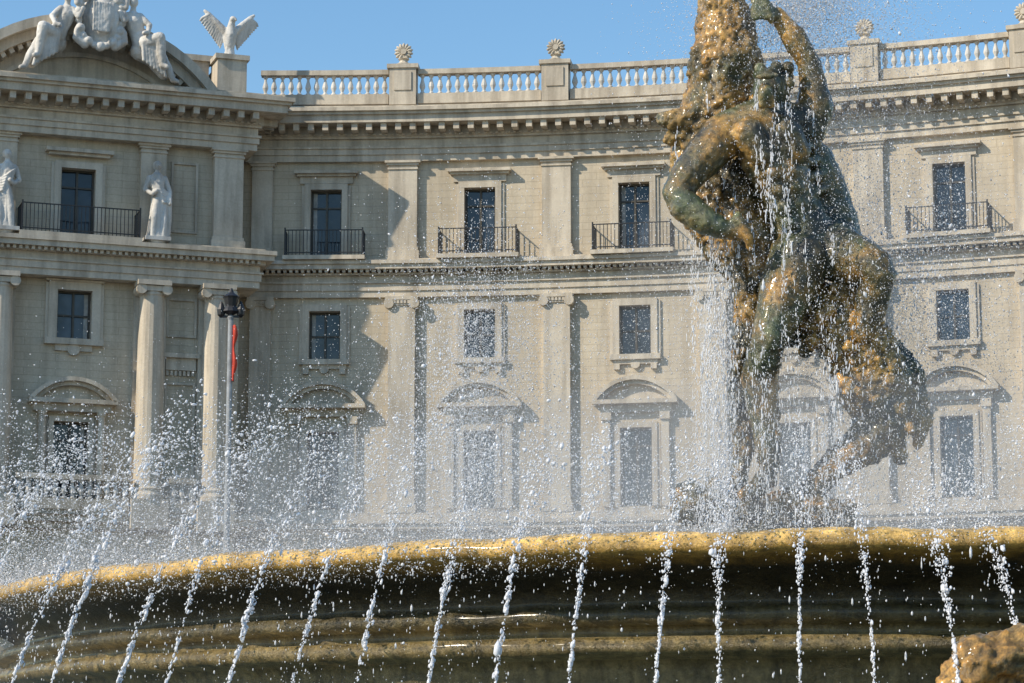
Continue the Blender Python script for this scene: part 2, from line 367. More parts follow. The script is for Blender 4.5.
for sg in (-1,1):
    c=sg*3.52
    def panel(z0,z1,hw=.5):
        for (x0,x1,y0,y1) in ((c-hw,c-hw+.08,z0,z1),(c+hw-.08,c+hw,z0,z1),(c-hw+.08,c+hw-.08,z1-.08,z1),(c-hw+.08,c+hw-.08,z0,z0+.08)): box(trim,Pm,x0,x1,0,.07,y0,y1)
    panel(15.7,17.0); panel(11.0,14.2); box(trim,Pm,c-.6,c+.6,0,.25,15.0,15.15); box(trim,Pm,c-.5,c+.5,0,.12,14.6,15.0); panel(19.2,21.6,.45)
    for j in range(7): box(trim,Pm,c-.48+j*.14,c-.4+j*.14,0,.1,14.42,14.58)
def pl(L):
    for (o,z0,z1) in L: box(trim,Pm,-HW-o,HW+o,-6,o,z0,z1)
pl([(.3,9.3,9.5),(.6,9.5,9.7),(.75,9.7,9.85)])
pl([(.55,17.402,17.62),(.6,17.62,17.86),(.66,17.86,17.92),(.56,17.92,18.16),(.72,18.16,18.28),(.95,18.28,18.46),(1.02,18.46,18.6),(.7,18.6,18.704)])
pl([(.42,22.1,22.32),(.48,22.32,22.52),(.54,22.52,22.6),(.44,22.6,22.86),(.55,22.86,22.93),(.6,22.93,23.26),(1.25,23.26,23.52),(1.35,23.52,23.62),(1.45,23.62,23.76),(1.1,23.76,23.9)])
a=-HW-.5
while a<HW+.5:
    box(trim,Pm,a,a+.2,.6,1.14,23.02,23.257); a+=.5
a=-HW-.5
while a<HW+.5:
    box(trim,Pm,a,a+.09,.6,.68,22.95,23.0); box(trim,Pm,a,a+.1,.72,.86,18.165,18.277); a+=.2
for j in range(5): 
    o=.3-j*.5; box(trim,Pm,HW+.6,HW+1.14,o-.2,o,23.02,23.257)
R,zc,ang=segped(trim,Pm,0,23.9,4.35,2.15,.62,.1,1.15,.25)
for i in range(25):
    t=-ang*.86+2*ang*.86*i/24; vs=[]
    for dr in (-.17,0):
        for da in (-.016,.016):
            for o in (.25,.75): vs.append(Pm((R-.625+dr)*math.sin(t+da),o,zc+(R-.625+dr)*math.cos(t+da)))
    trim.add(vs,[(0,1,3,2),(4,5,7,6),(0,1,5,4),(2,3,7,6),(0,2,6,4),(1,3,7,5)])
arcband(trim,Pm,0,zc,R-1.25,R-1.1,ang*.72,.25,.36)
box(trim,Pm,-4.35,4.35,-5.9,-.4,23.9,25.25); box(trim,Pm,-4.5,4.5,-5.95,-.3,25.25,25.45)
for sg in (-1,1):
    box(trim,Pm,sg*4.95-.5,sg*4.95+.5,-.5,.5,23.9,25.15); box(trim,Pm,sg*4.95-.58,sg*4.95+.58,-.58,.58,25.15,25.32)
    box(trim,Pm,sg*4.95-.45,sg*4.95+.45,-5.9,-.52,23.9,25.0)
for (x0,x1) in ((-1.8,1.8),(3.1,3.95),(-3.95,-3.1)): balustrade(Pm,x0,x1,.7,10.2,.6,.27,.12)
B=empty('curved_palazzo_building')
wall.obj('plaster_walls',M_wall,B); trim.obj('stone_trim',M_trim,B); glass.obj('window_glass',M_glass,B,recalc=False); frame.obj('window_frames',M_frame,B); curt.obj('curtains',M_curtain,B)
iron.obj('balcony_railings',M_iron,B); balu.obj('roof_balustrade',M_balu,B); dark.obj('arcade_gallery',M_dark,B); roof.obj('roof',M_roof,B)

# ------------------------------------------------------------ sculpted bodies
def ico(sub):
    bm=bmesh.new(); bmesh.ops.create_icosphere(bm,subdivisions=sub,radius=1)
    v=np.array([x.co[:] for x in bm.verts]); f=[tuple(q.index for q in p.verts) for p in bm.faces]; bm.free(); return v,f
I2v,I2f=ico(2)
class Body:
    def __init__(s): s.mb=MB()
    def ball(s,c,r,rot=None):
        r=np.array(r if hasattr(r,'__len__') else (r,r,r)); v=I2v*r
        if rot is not None: v=v@np.array(rot.to_3x3()).T
        s.mb.add((v+np.array(c)).tolist(),I2f)
    def chain(s,pts):
        for (p,r),(q,t) in zip(pts[:-1],pts[1:]):
            p=np.array(p,float);q=np.array(q,float); d=np.linalg.norm(q-p); n=max(2,int(d/(min(r,t)*.4))+1)
            for i in range(n+1):
                k=i/n; s.ball(p+(q-p)*k,r+(t-r)*k)
    def build(s,name,mat,parent=None,voxel=.04,disp=((.3,.05),),smooth=3):
        o=s.mb.obj(name,mat,parent,True,False)
        m=o.modifiers.new('r','REMESH'); m.mode='VOXEL'; m.voxel_size=voxel; m.use_smooth_shade=True
        if smooth: m=o.modifiers.new('s','SMOOTH'); m.iterations=smooth; m.factor=.5
        for i,(sz,st) in enumerate(disp):
            t=bpy.data.textures.new(name+str(i),'CLOUDS'); t.noise_scale=sz; t.noise_depth=3
            m=o.modifiers.new('d','DISPLACE'); m.texture=t; m.strength=st; m.texture_coords='GLOBAL'; m.mid_level=.5
        return o
def loc(M,a,o,z): return lambda x,y,zz: M(a+x,o-y,z+zz)
# draped statue: x right, y into the wall, z up
def draped(M,a,o,z,H,flip=1,name='draped_marble_statue'):
    b=Body(); q=loc(M,a,o,z); s=H/2.6
    g=lambda x,y,zz:q(x*s*flip,y*s,zz*s)
    b.chain([(g(0,0,.1),.33*s),(g(.02,0,.5),.27*s),(g(.05,0,1.0),.27*s),(g(.08,0,1.35),.27*s),(g(.03,0,1.6),.2*s),(g(-.02,0,1.85),.24*s),(g(-.02,0,2.02),.2*s)])
    b.chain([(g(-.15,-.2,.08),.12*s),(g(-.12,-.22,.7),.13*s),(g(-.02,-.15,1.3),.12*s)])
    b.chain([(g(.17,-.22,.08),.1*s),(g(.2,-.2,.6),.1*s),(g(.2,-.1,1.3),.1*s)])
    b.chain([(g(-.24,0,2.0),.11*s),(g(-.38,0,1.62),.085*s),(g(-.2,-.25,1.45),.065*s),(g(-.08,-.28,1.55),.07*s)])
    b.chain([(g(.22,0,2.0),.11*s),(g(.38,-.02,1.62),.085*s),(g(.36,-.2,1.3),.065*s),(g(.36,-.22,1.2),.07*s)])
    b.chain([(g(.36,-.1,1.35),.1*s),(g(.38,-.05,.7),.09*s),(g(.34,0,.15),.1*s)])
    b.chain([(g(-.02,0,2.1),.09*s),(g(-.01,-.02,2.25),.085*s)])
    b.ball(g(0,-.03,2.4),(.125*s,.14*s,.17*s)); b.ball(g(0,.06,2.43),(.15*s,.13*s,.16*s)); b.ball(g(0,-.17,2.38),.03*s)
    for i in range(9):
        x=-.30+.075*i; b.chain([(g(x,-.27+abs(i-4)*.045,.06),.04*s),(g(x*.7+.03,-.24+abs(i-4)*.035,1.15+.05*(i%3)),.03*s)])
    for i in range(6):
        b.chain([(g(-.25+.02*i,-.18,1.95-.09*i),.028*s),(g(.02+.03*i,-.27,1.7-.1*i),.03*s),(g(.3,-.15,1.55-.06*i),.028*s)])
    e=b.build(name,M_marble,None,.022,((.12,.02),),1)
    pb=MB(); c=q(0,0,0); 
    box(pb,M,a-.42,a+.42,o-.38,o+.38,z-.001,z+.12); pb.obj('plinth',M_marble,e)
    return e
draped(Pm,2.5,.62,18.72,2.75); draped(Pm,-2.4,.62,18.72,2.75,-1)
def eagle(a):
    b=Body(); q=loc(Pm,a,0,25.32)
    b.chain([(q(0,0,.1),.2),(q(0,0,.3),.14),(q(0,0,.5),.2),(q(.02,-.05,.8),.22),(q(.03,-.08,1.05),.15),(q(.04,-.14,1.25),.11)])
    b.ball(q(.06,-.2,1.32),.12); b.chain([(q(.12,-.28,1.32),.05),(q(.16,-.33,1.25),.025)])
    for sg in (-1,1):
        b.chain([(q(.12*sg,0,.9),.13),(q(.42*sg,.05,1.2),.12),(q(.72*sg,.08,1.5),.09),(q(.85*sg,.1,1.62),.05)])
        for i in range(12):
            k=i/11; b.chain([(q((.18+.55*k)*sg,.05,.98+.48*k),.075),(q((.28+.66*k)*sg,.1,.50+.85*k),.05),(q((.30+.70*k)*sg,.11,.38+.88*k),.03)])
        b.chain([(q(.09*sg,-.05,.35),.07),(q(.12*sg,-.1,.06),.06)])
    b.build('winged_eagle_statue',M_marble,None,.024,((.08,.015),),1)
eagle(4.95); eagle(-4.95)
# cartouche group on the pediment
b=Body(); q0=loc(Pm,0.35,1.3,25.0); q=lambda x,y,z:q0(x*1.1,y,z*1.15)
b.ball(q(0,0,.75),(.66,.25,.95)); b.ball(q(0,-.2,.75),(.42,.18,.65))
for i in range(22):
    t=2*math.pi*i/22; b.ball(q(.66*math.sin(t),-.15,.75+.85*math.cos(t)),.12+.05*(i%2))
for sg in (-1,1):
    b.chain([(q(.5*sg,-.1,1.5),.16),(q(.75*sg,-.15,1.35),.12),(q(.72*sg,-.2,1.1),.1)]); b.chain([(q(.45*sg,-.1,-.05),.16),(q(.72*sg,-.15,.1),.12),(q(.7*sg,-.2,.35),.09)])
b.chain([(q(-.35,-.05,1.72),.16),(q(.35,-.05,1.72),.16)])
for i in range(5): b.chain([(q(-.36+.18*i,-.08,1.75),.08),(q(-.44+.22*i,-.08,2.1),.06)])
for i in range(7): b.chain([(q(-.25+.08*i,-.36,.3),.035),(q(-.25+.08*i,-.38,1.15),.035)])
b.build('heraldic_cartouche',M_marble,None,.03,((.12,.03),),1)
for sg in (-1,1):
    b=Body(); q=loc(Pm,0.35,1.15,24.85); g=lambda x,y,z:q(x*.86*sg,y,z)
    b.chain([(g(1.65,-.1,.3),.34),(g(1.45,-.1,.65),.27),(g(1.3,-.12,1.0),.31),(g(1.25,-.12,1.2),.22)])
    b.chain([(g(1.25,-.12,1.3),.11),(g(1.25,-.16,1.5),.1)]); b.ball(g(1.25,-.2,1.68),(.15,.17,.2)); b.ball(g(1.27,-.07,1.72),.17)
    b.chain([(g(1.5,-.2,1.2),.14),(g(1.85,-.35,.9),.1),(g(1.75,-.55,.6),.08),(g(1.6,-.6,.55),.08)])
    b.chain([(g(1.05,-.2,1.2),.13),(g(.85,-.4,.95),.1),(g(.7,-.4,1.25),.08)])
    b.chain([(g(1.7,-.3,.3),.25),(g(2.2,-.55,.45),.2),(g(2.3,-.5,-.1),.15),(g(2.35,-.5,-.45),.1),(g(2.5,-.6,-.52),.08)])
    b.chain([(g(1.7,-.1,.15),.25),(g(2.25,-.2,.05),.2),(g(2.6,-.25,-.45),.15),(g(2.8,-.3,-.85),.1),(g(2.95,-.35,-.9),.08)])
    b.chain([(g(1.6,0,.1),.34),(g(2.1,0,-.15),.27),(g(2.5,0,-.6),.2)])
    for i in range(7): b.chain([(g(1.6+.1*i,-.45,.3-.02*i),.07),(g(1.65+.14*i,-.4,-.3-.08*i),.06)])
    b.build('reclining_marble_figure',M_marble,None,.026,((.12,.03),),1)

# ------------------------------------------------------------ fountain
CX,YF,BR,KY=3.1,16.2,8.6,1.15
def XY(r,a): return CX+r*np.sin(a), YF+(BR-r*np.cos(a))*KY
fb=MB()
prof=[(.2,3.02),(8.1,3.02),(8.15,3.2),(8.3,3.265),(8.48,3.265),(8.57,3.23),(8.6,3.17),(8.58,3.12),(8.46,3.09),(8.36,3.04),(8.2,3.0),(8.08,2.93),(8.02,2.86),(8.03,2.79),
      (8.2,2.785),(8.22,2.70),(8.12,2.67),(8.1,2.60),(8.24,2.585),(8.27,2.53),(8.24,2.47),(8.1,2.44),(8.06,2.36),(8.05,2.2),(7.9,2.0),(7.2,1.7),(6.5,1.5),(6.3,1.2),(6.3,.3)]
seg=480
hsh=rng.normal(0,1,seg); hsh=np.convolve(np.tile(hsh,3),np.ones(5)/5,'same')[seg:2*seg]
def ring_lathe(mb,prof,seg,wob=False):
    vs=[];fs=[]
    for i,(r,z) in enumerate(prof):
        for k in range(seg):
            t=2*math.pi*k/seg
            w=(.012*math.sin(k*.47)+.018*hsh[k])*.6 if wob and z>2.9 and r>8.2 else 0
            w2=.012*math.sin(k*.31)+.022*hsh[(k*3+i*17)%480] if wob and r>8.0 and z>2.1 else 0
            x,y=XY(r+w2,t); vs.append((float(x),float(y),z+w))
    for i in range(len(prof)-1):
        for k in range(seg): k2=(k+1)%seg; fs.append((i*seg+k,i*seg+k2,(i+1)*seg+k2,(i+1)*seg+k))
    mb.add(vs,fs)
ring_lathe(fb,prof,seg,True)
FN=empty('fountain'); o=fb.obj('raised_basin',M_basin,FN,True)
def disc(name,r,z,mat,par,seg=96):
    m=MB(); m.add([(float(XY(r,2*math.pi*k/seg)[0]),float(XY(r,2*math.pi*k/seg)[1]),z) for k in range(seg)],[tuple(range(seg))]); return m.obj(name,mat,par)
disc('basin_water',8.14,3.16,M_pool,FN); disc('pool_water',13.4,.5,M_pool,FN)
ob=MB(); ring_lathe(ob,[(13.4,.0),(13.4,.62),(13.45,.68),(13.8,.68),(13.86,.62),(13.8,.55),(13.75,.3),(14.1,.3),(14.1,.15),(14.5,.15),(14.5,0)],120)
ob.obj('outer_pool_wall',M_kerb,FN,True)
nz=MB(); NJ=160; RJ=11.3; JX=-.26
for k in range(NJ):
    t=2*math.pi*k/NJ; x,y=XY(RJ,t); lathe(nz,lambda a,o,z:(float(x)+JX,float(y),z),0,0,[(.04,.3),(.04,.7),(.025,.72),(.025,.8)],6)
nz.obj('jet_nozzles',M_iron,FN)
# sea-god group
def S(u,v,w=0): return (2.70+(u-7.9)*.985,24.3-w,4.0+(5.25-v)*1.0)
G=empty('bronze_sea_god_and_dolphin_statue')
# the man: back and chest bent over the dolphin, one arm raised, one elbow thrown out to the left
b=Body()
def C(*p): b.chain([(S(x[0],x[1],x[2]+.16),x[3]) for x in p])
C((8.14,2.5,.1,.34),(8.02,2.2,.18,.27),(7.88,1.9,.25,.28),(7.74,1.6,.3,.32),(7.66,1.42,.3,.3))
C((7.28,1.40,.3,.22),(7.65,1.26,.3,.24),(8.06,1.30,.2,.23))
C((7.86,1.42,.48,.17),(7.98,1.62,.46,.14)); C((7.5,1.45,.52,.17),(7.62,1.66,.52,.13))       # pectorals
for i in range(4): C((7.72+.055*i,1.84+.16*i,.52-.04*i,.075),(7.74+.055*i,1.86+.16*i,.52-.04*i,.07)); C((7.90+.05*i,1.80+.16*i,.50-.04*i,.075),(7.92+.05*i,1.82+.16*i,.50-.04*i,.07))   # abdominals
for i in range(4): C((8.06+.03*i,1.55+.15*i,.36,.05),(8.16+.03*i,1.48+.15*i,.24,.05),(8.24,1.45+.15*i,.1,.045))                # ribs
C((7.26,1.43,.32,.23),(7.10,1.62,.44,.215),(6.88,1.88,.5,.17),(6.78,2.03,.5,.145),(6.86,2.18,.55,.165),(7.05,2.34,.6,.14),(7.28,2.44,.6,.085))
for i in range(4): C((7.28,2.42,.6,.05),(7.40+.02*i,2.36+.05*i,.66,.042),(7.48,2.42+.06*i,.6,.035))
C((7.3,2.40,.62,.045),(7.36,2.30,.66,.04))
C((8.1,1.3,.2,.22),(8.2,1.1,.22,.19),(8.17,.82,.25,.13),(8.13,.66,.27,.12),(8.0,.44,.3,.125),(7.82,.18,.33,.075))
for i in range(4): C((7.80,.18,.34,.045),(7.68+.02*i,.07+.055*i,.44,.04),(7.58,.08+.055*i,.42,.033))
C((7.79,.16,.36,.045),(7.75,.28,.42,.038))
C((7.72,1.22,.34,.14),(7.70,1.08,.42,.13)); b.ball(S(7.70,.98,.62),(.155,.18,.21)); b.ball(S(7.76,.95,.52),(.18,.19,.21))
b.ball(S(7.64,1.0,.81),.035); C((7.58,.94,.73,.03),(7.74,.92,.74,.03)); C((7.64,1.08,.7,.07),(7.62,1.2,.68,.05)); C((7.67,1.08,.7,.06),(7.71,1.2,.66,.04))
for i in range(14): b.ball(S(7.77+.16*math.sin(i*2.1),.85+.09*math.cos(i*1.7),.50+.03*(i%5)),.065)
C((8.25,2.45,.05,.33),(8.45,2.6,.2,.29),(8.70,2.74,.42,.2),(8.76,2.84,.44,.17),(8.70,3.1,.3,.17),(8.6,3.4,.3,.12))
C((8.0,2.65,.25,.31),(7.84,3.02,.36,.27),(7.68,3.42,.44,.18),(7.66,3.52,.45,.175),(7.58,3.82,.28,.19),(7.62,4.3,.25,.12),(7.66,4.72,.25,.09),(7.54,4.90,.45,.09),(7.38,4.98,.55,.06))
C((7.68,3.46,.58,.1),(7.68,3.54,.58,.08))
C((8.2,1.6,.02,.2),(8.32,1.9,.0,.22),(8.4,2.2,-.05,.25),(8.5,2.5,-.1,.22))
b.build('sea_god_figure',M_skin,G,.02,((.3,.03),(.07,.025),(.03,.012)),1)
b=Body()
def C(*p): b.chain([(S(*x[:3]),x[3]) for x in p])
C((7.30,-.75,.05,.08),(7.33,-.5,.05,.13),(7.3,-.3,.05,.18),(7.3,-.08,.05,.25),(7.34,.2,.05,.31),(7.36,.55,.05,.36),(7.28,.9,.0,.36),(7.12,1.25,-.05,.33),(7.02,1.6,-.1,.27),(7.12,1.95,-.1,.30),(7.35,2.35,-.1,.30),(7.7,2.75,.0,.27))
C((7.45,1.75,-.1,.34),(7.6,2.25,-.1,.34),(7.85,2.6,-.05,.3)); C((7.95,1.6,-.25,.3),(8.2,2.2,-.3,.3))
C((7.2,1.0,.1,.2),(6.95,1.15,.15,.13),(6.70,1.17,.15,.08)); C((7.0,1.25,.1,.13),(6.74,1.36,.1,.06)); C((7.05,1.1,.1,.13),(6.8,1.26,.12,.07))
C((7.15,-.02,.22,.06),(7.2,.0,.26,.05)); C((7.05,.45,.15,.08),(6.98,.7,.1,.05))
for i in range(20):
    t=random.random(); b.ball(S(7.34+random.uniform(-.28,.26),-.3+1.5*t,random.uniform(.25,.36)),random.uniform(.03,.05))
for i in range(26):
    t=random.random(); b.ball(S(7.0+.35*t+random.uniform(-.15,.1),1.0+1.3*t,random.uniform(.1,.25)),random.uniform(.03,.07))
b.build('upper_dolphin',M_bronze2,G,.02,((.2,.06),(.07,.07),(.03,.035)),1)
b=Body()
C((7.85,2.85,.0,.25),(8.22,3.1,.1,.30),(8.58,3.4,.15,.35),(8.8,3.75,.15,.34),(8.86,4.1,.1,.30),(8.68,4.4,.1,.21),(8.4,4.58,.1,.15),(8.15,4.85,.15,.12),(7.95,5.1,.2,.12))
C((9.0,3.55,.15,.13),(9.16,3.75,.15,.09),(9.22,3.92,.1,.05)); C((9.0,4.05,.15,.18),(9.2,4.15,.15,.12),(9.2,4.4,.1,.06)); C((8.9,4.25,.1,.16),(9.0,4.55,.1,.07))
C((8.9,3.9,.2,.16),(9.2,4.0,.2,.09)); C((8.4,3.4,.2,.22),(8.65,3.95,.2,.25))
C((7.9,5.0,.2,.14),(8.2,5.1,.3,.12),(8.45,5.05,.3,.07))
for i in range(9): 
    t=i/8; C((8.35+.5*t,2.98+.75*t*t+.2*t,.38,.08),(8.48+.52*t,2.82+.75*t*t+.2*t,.3,.04))
for i in range(60):
    t=random.random(); b.ball(S(8.3+.6*t+random.uniform(-.25,.25),3.05+1.2*t+random.uniform(-.25,.25),random.uniform(.2,.48)),random.uniform(.04,.09))
b.build('lower_sea_creature',M_bronze2,G,.022,((.2,.08),(.07,.08),(.03,.04)),1)
b=Body()
for (u,v,l,r) in ((7.42,2.65,1.1,.08),(7.5,2.9,1.6,.11),(8.1,3.0,.5,.1),(7.95,2.9,.5,.1),(7.75,3.6,1.2,.07),(7.45,3.4,1.4,.09),(7.38,3.8,1.2,.08)):
    C((u,v,.15,r*1.2),(u+.04*math.sin(v*5),v+l*.3,.18,r),(u+.03,v+l*.6,.12,r*.9),(u-.03,v+l,.15,r*.7))
b.build('hanging_weed_and_drapery',M_bronze,G,.024,((.12,.07),(.05,.05)),1)
b=Body()
for i in range(60):
    r=1.25*math.sqrt(random.random()); t=random.random()*6.28; h=1.1*(1-r/1.5)
    b.ball((2.6+r*math.cos(t),24.3+r*math.sin(t),3.1+h*random.uniform(.3,.85)),(random.uniform(.2,.42),random.uniform(.2,.4),random.uniform(.15,.35)))
for u,v in ((6.95,5.0),(7.2,4.95),(7.5,5.05),(7.8,5.1),(8.2,5.05),(8.35,5.15)): b.ball(S(u,v,.1),.22)
b.build('rock_base',M_bronze,G,.035,((.4,.2),(.1,.1)),1)
# outer bronze group (nymph reclining on a sea creature), lower right
b=Body(); gx,gy=2.62,14.0; dz=.11
b.chain([((gx-.9,gy+.3,.6),.3),((gx-.5,gy+.1,1.4),.24),((gx-.2,gy,1.95),.18),((gx-.02,gy,2.18+dz),.15),((gx+.3,gy+.1,2.2+dz),.19),((gx+.75,gy+.1,2.15+dz),.28),((gx+1.15,gy,2.35),.3),((gx+1.45,gy-.05,2.7),.24),((gx+1.5,gy-.05,2.95),.1)])
b.ball((gx+1.52,gy-.1,3.12),(.14,.16,.19)); b.chain([((gx+1.2,gy-.2,2.7),.11),((gx+.85,gy-.3,2.45),.08),((gx+.65,gy-.3,2.25),.06)])
b.chain([((gx+1.65,gy,2.75),.11),((gx+2.05,gy,2.55),.08),((gx+2.15,gy,2.1),.06)])
b.chain([((gx+.2,gy+.1,2.0),.25),((gx+.1,gy,1.4),.4),((gx,gy,.6),.5)]); b.chain([((gx+1.2,gy,1.95),.4),((gx+1.1,gy,1.2),.6),((gx+.9,gy,.5),.8)])
for i in range(20): b.ball((gx+random.uniform(-.3,1.7),gy+random.uniform(-.4,.4),random.uniform(.4,1.6)),random.uniform(.25,.45))
b.build('bronze_nymph_statue',M_bronze2,None,.02,((.25,.10),(.07,.07),(.03,.03)),1)

# ------------------------------------------------------------ water drops
I1v,I1f=ico(1); I1f=np.array(I1f)
Tv=np.array([(1,1,1),(1,-1,-1),(-1,1,-1),(-1,-1,1)])*.62; Tf=np.array([(0,1,2),(0,3,1),(0,2,3),(1,3,2)])
def drops(name,P_,rad,vel=None,st=None,tiny=False,parent=None):
    bv,bf=(Tv,Tf) if tiny else (I1v,I1f)
    P_=np.asarray(P_,float); n=len(P_); rad=np.asarray(rad)
    V=np.repeat(bv[None],n,0)*(1+.25*rng.standard_normal((n,1,3)))
    if vel is not None:
        d=vel/np.maximum(np.linalg.norm(vel,axis=1,keepdims=True),1e-6)
        dot=(V*d[:,None,:]).sum(2); V=V+(dot*(st[:,None]-1))[:,:,None]*d[:,None,:]
    V=V*rad[:,None,None]+P_[:,None,:]
    nv=len(bv); Fa=(bf[None]+np.arange(n)[:,None,None]*nv).reshape(-1,3)
    me=bpy.data.meshes.new(name); me.vertices.add(n*nv); me.vertices.foreach_set('co',V.reshape(-1).astype(np.float32))
    me.loops.add(Fa.size); me.loops.foreach_set('vertex_index',Fa.reshape(-1).astype(np.int32))
    me.polygons.add(len(Fa)); me.polygons.foreach_set('loop_start',(np.arange(len(Fa))*3).astype(np.int32))
    try: me.polygons.foreach_set('loop_total',np.full(len(Fa),3,np.int32))
    except Exception: pass
    me.update(calc_edges=True); me.validate()
    if not tiny: me.polygons.foreach_set('use_smooth',np.ones(len(Fa),bool))
    me.materials.append(M_drop); o=bpy.data.objects.new(name,me); sc.collection.objects.link(o)
    o.parent=parent; return o
W=empty('fountain_water_spray')
pos=[];vel=[];rad=[];st=[]
for k in range(NJ):
    ph=2*math.pi*k/NJ; phs=((ph+math.pi)%(2*math.pi))-math.pi
    left=min(1,max(0,(-phs-.05)/.6)); fl=min(1,max(0,(-phs-.45)/.4))
    n=2600 if abs(phs)<1.6 else 160
    apex=3.68+.30*left+rng.normal(0,.12)
    vz=math.sqrt(2*9.8*(apex-.8)); vr0=RJ-8.3+rng.normal(0,.2); dr=rng.normal(0,.08)
    T=vz/9.8+math.sqrt((apex-3.2)/4.9); vr=vr0/T
    t=rng.random(n)**.9*T
    t=t+.008*np.sin(t*60+k)+.004*np.sin(t*140+2*k); f=np.clip(t/T,0,1)
    sp=.0045+.17*np.clip(f-.28,0,1)**1.15
    vzj=vz*(1+rng.normal(0,.02,n)*np.clip(f*2,0,1)); vrj=vr*(1+rng.normal(0,.07,n)*f)
    r=RJ-vrj*t; z=.8+vzj*t-4.9*t*t; a=ph+(rng.normal(0,1,n)*sp*1.1+dr*t+.012*np.sin(t*9+k*1.7))/r
    x,y=XY(r,a); p=np.stack([x+JX,y,z],1)+rng.normal(0,1,(n,3))*sp[:,None]*.7
    v=np.stack([-vrj*np.sin(a),vrj*np.cos(a)*KY,vz-9.8*t],1)
    rd=rng.lognormal(math.log(.0036),.45,n)*(1.25-.4*f)*rng.choice([.88,1,1.12])
    keep=rng.random(n)<(1-(.45+.3*fl)*f)*(.85+.15*np.sin(t*23+k*2.2))
    ok=(z>.75)&keep; pos.append(p[ok]);vel.append(v[ok]);rad.append(rd[ok]);st.append((1+3.5*(1-f)**1.5*rng.random(n))[ok])
drops('arching_jets',np.concatenate(pos),np.concatenate(rad),np.concatenate(vel),np.concatenate(st),parent=W)
def ring(n,rm,rs,z0,zs,r0,sg,name,amin=-math.pi,amax=math.pi,tiny=False,zmax=9):
    a=rng.uniform(amin,amax,n); r=rng.normal(rm,rs,n); z=z0+np.minimum(rng.exponential(zs,n),zmax*rng.random(n)**.3)
    x,y=XY(r,a); drops(name,np.stack([x,y,z],1),rng.lognormal(math.log(r0),sg,n),tiny=tiny,parent=W)
ring(28000,8.3,.25,3.22,.10,.0029,.5,'rim_splash',-2.2,1.2,zmax=.5)
ring(120000,7.9,.6,3.15,.2,.0026,.4,'rim_mist',-2.2,1.2,True,.9)
ring(70000,7.2,1.0,3.3,.6,.0025,.4,'drifting_spray',-1.6,1.2,True,2.2)
ring(13000,8.6,.7,3.0,.5,.0042,.42,'side_splash',-1.6,-.3,zmax=1.35)
ring(50000,8.4,.8,3.0,.45,.0028,.4,'side_mist',-1.7,-.3,True,1.5)
n=9000; nc=200; ca=rng.uniform(-2.2,1.2,nc); a=ca[rng.integers(0,nc,n)]+rng.normal(0,.0015,n); mask=rng.random(n)<.45; a[mask]=rng.uniform(-2.2,1.2,mask.sum())
z=3.1-rng.random(n)**1.3*1.6; r=8.62+.12*rng.random(n); x,y=XY(r,a)
drops('rim_drips',np.stack([x,y,z],1),rng.lognormal(math.log(.0030),.4,n),np.tile([0,0,-1.],(n,1)),1+2.5*rng.random(n),parent=W)
def plume(n,org,h,spread,name,r0,tiny,tmax=None,zmin=3.15,vx=0,ow=.04):
    vz0=math.sqrt(2*9.8*h); vz=vz0*np.sqrt(np.clip(rng.normal(.72,.2,n),.1,1.15))
    tt=rng.random(n)*(2*vz0/9.8*1.0 if tmax is None else tmax)
    v=np.stack([rng.normal(vx,spread,n),rng.normal(0,spread,n),vz],1)
    p=np.array(org)+rng.normal(0,ow,(n,3))+v*tt[:,None]; p[:,2]-=4.9*tt**2
    vv=v.copy(); vv[:,2]-=9.8*tt; ok=p[:,2]>zmin
    n2=ok.sum(); drops(name,p[ok],rng.lognormal(math.log(r0),.4,n2),vv[ok],1+rng.random(n2)*1.2,tiny,W)
plume(5500,(-.4,20.4,3.2),2.8,.38,'plume_jet',.0034,False,ow=.15)
plume(50000,(-.25,20.4,3.2),2.8,.50,'plume_mist',.0027,True,ow=.2)
plume(5500,(2.6,24.0,9.3),.7,.6,'crown_spray',.0038,False,1.3,3.2,.3,.15)
plume(110000,(2.8,24.5,9.2),.6,.85,'crown_mist',.0031,True,1.3,3.2,.3,.35)
plume(5500,(3.7,24.0,5.6),1.7,.9,'statue_splash',.0038,False,1.1,3.2,.4,.3)
plume(60000,(3.3,24.8,4.9),2.2,1.3,'statue_spray_mist',.0030,True,1.2,3.2,.2,.5)
plume(4000,(1.0,22.8,3.2),1.5,.7,'basin_jet',.0038,False,ow=.2)
plume(4000,(4.3,22.5,3.2),1.6,.7,'basin_jet_b',.0038,False,ow=.2)
# rivulets running off the bronze
n=9500; ns=220
sel=rng.random(ns); cx=np.where(sel<.5,rng.normal(7.2,.13,ns),np.where(sel<.85,rng.normal(8.05,.55,ns),rng.normal(7.6,.45,ns)))
top=np.where(sel<.5,rng.uniform(1.9,3.4,ns),np.where(sel<.85,rng.uniform(2.8,4.4,ns),rng.uniform(.9,2.4,ns))); cw=np.where(cx<7.45,rng.uniform(.15,.6,ns),rng.uniform(.55,.9,ns))
ln=np.where(sel<.85,5.3-top,rng.uniform(.3,1.1,ns))
i=rng.integers(0,ns,n); v=top[i]+ln[i]*rng.random(n); 
p=np.stack([2.70+(cx[i]-7.9)*.985+rng.normal(0,.010,n)+.02*np.sin(v*3+i),24.3-cw[i]-.05*v,9.25-v],1)
drops('falling_veils',p,rng.lognormal(math.log(.0034),.35,n),np.tile([0,0,-1.],(n,1)),2+5*rng.random(n),parent=W)
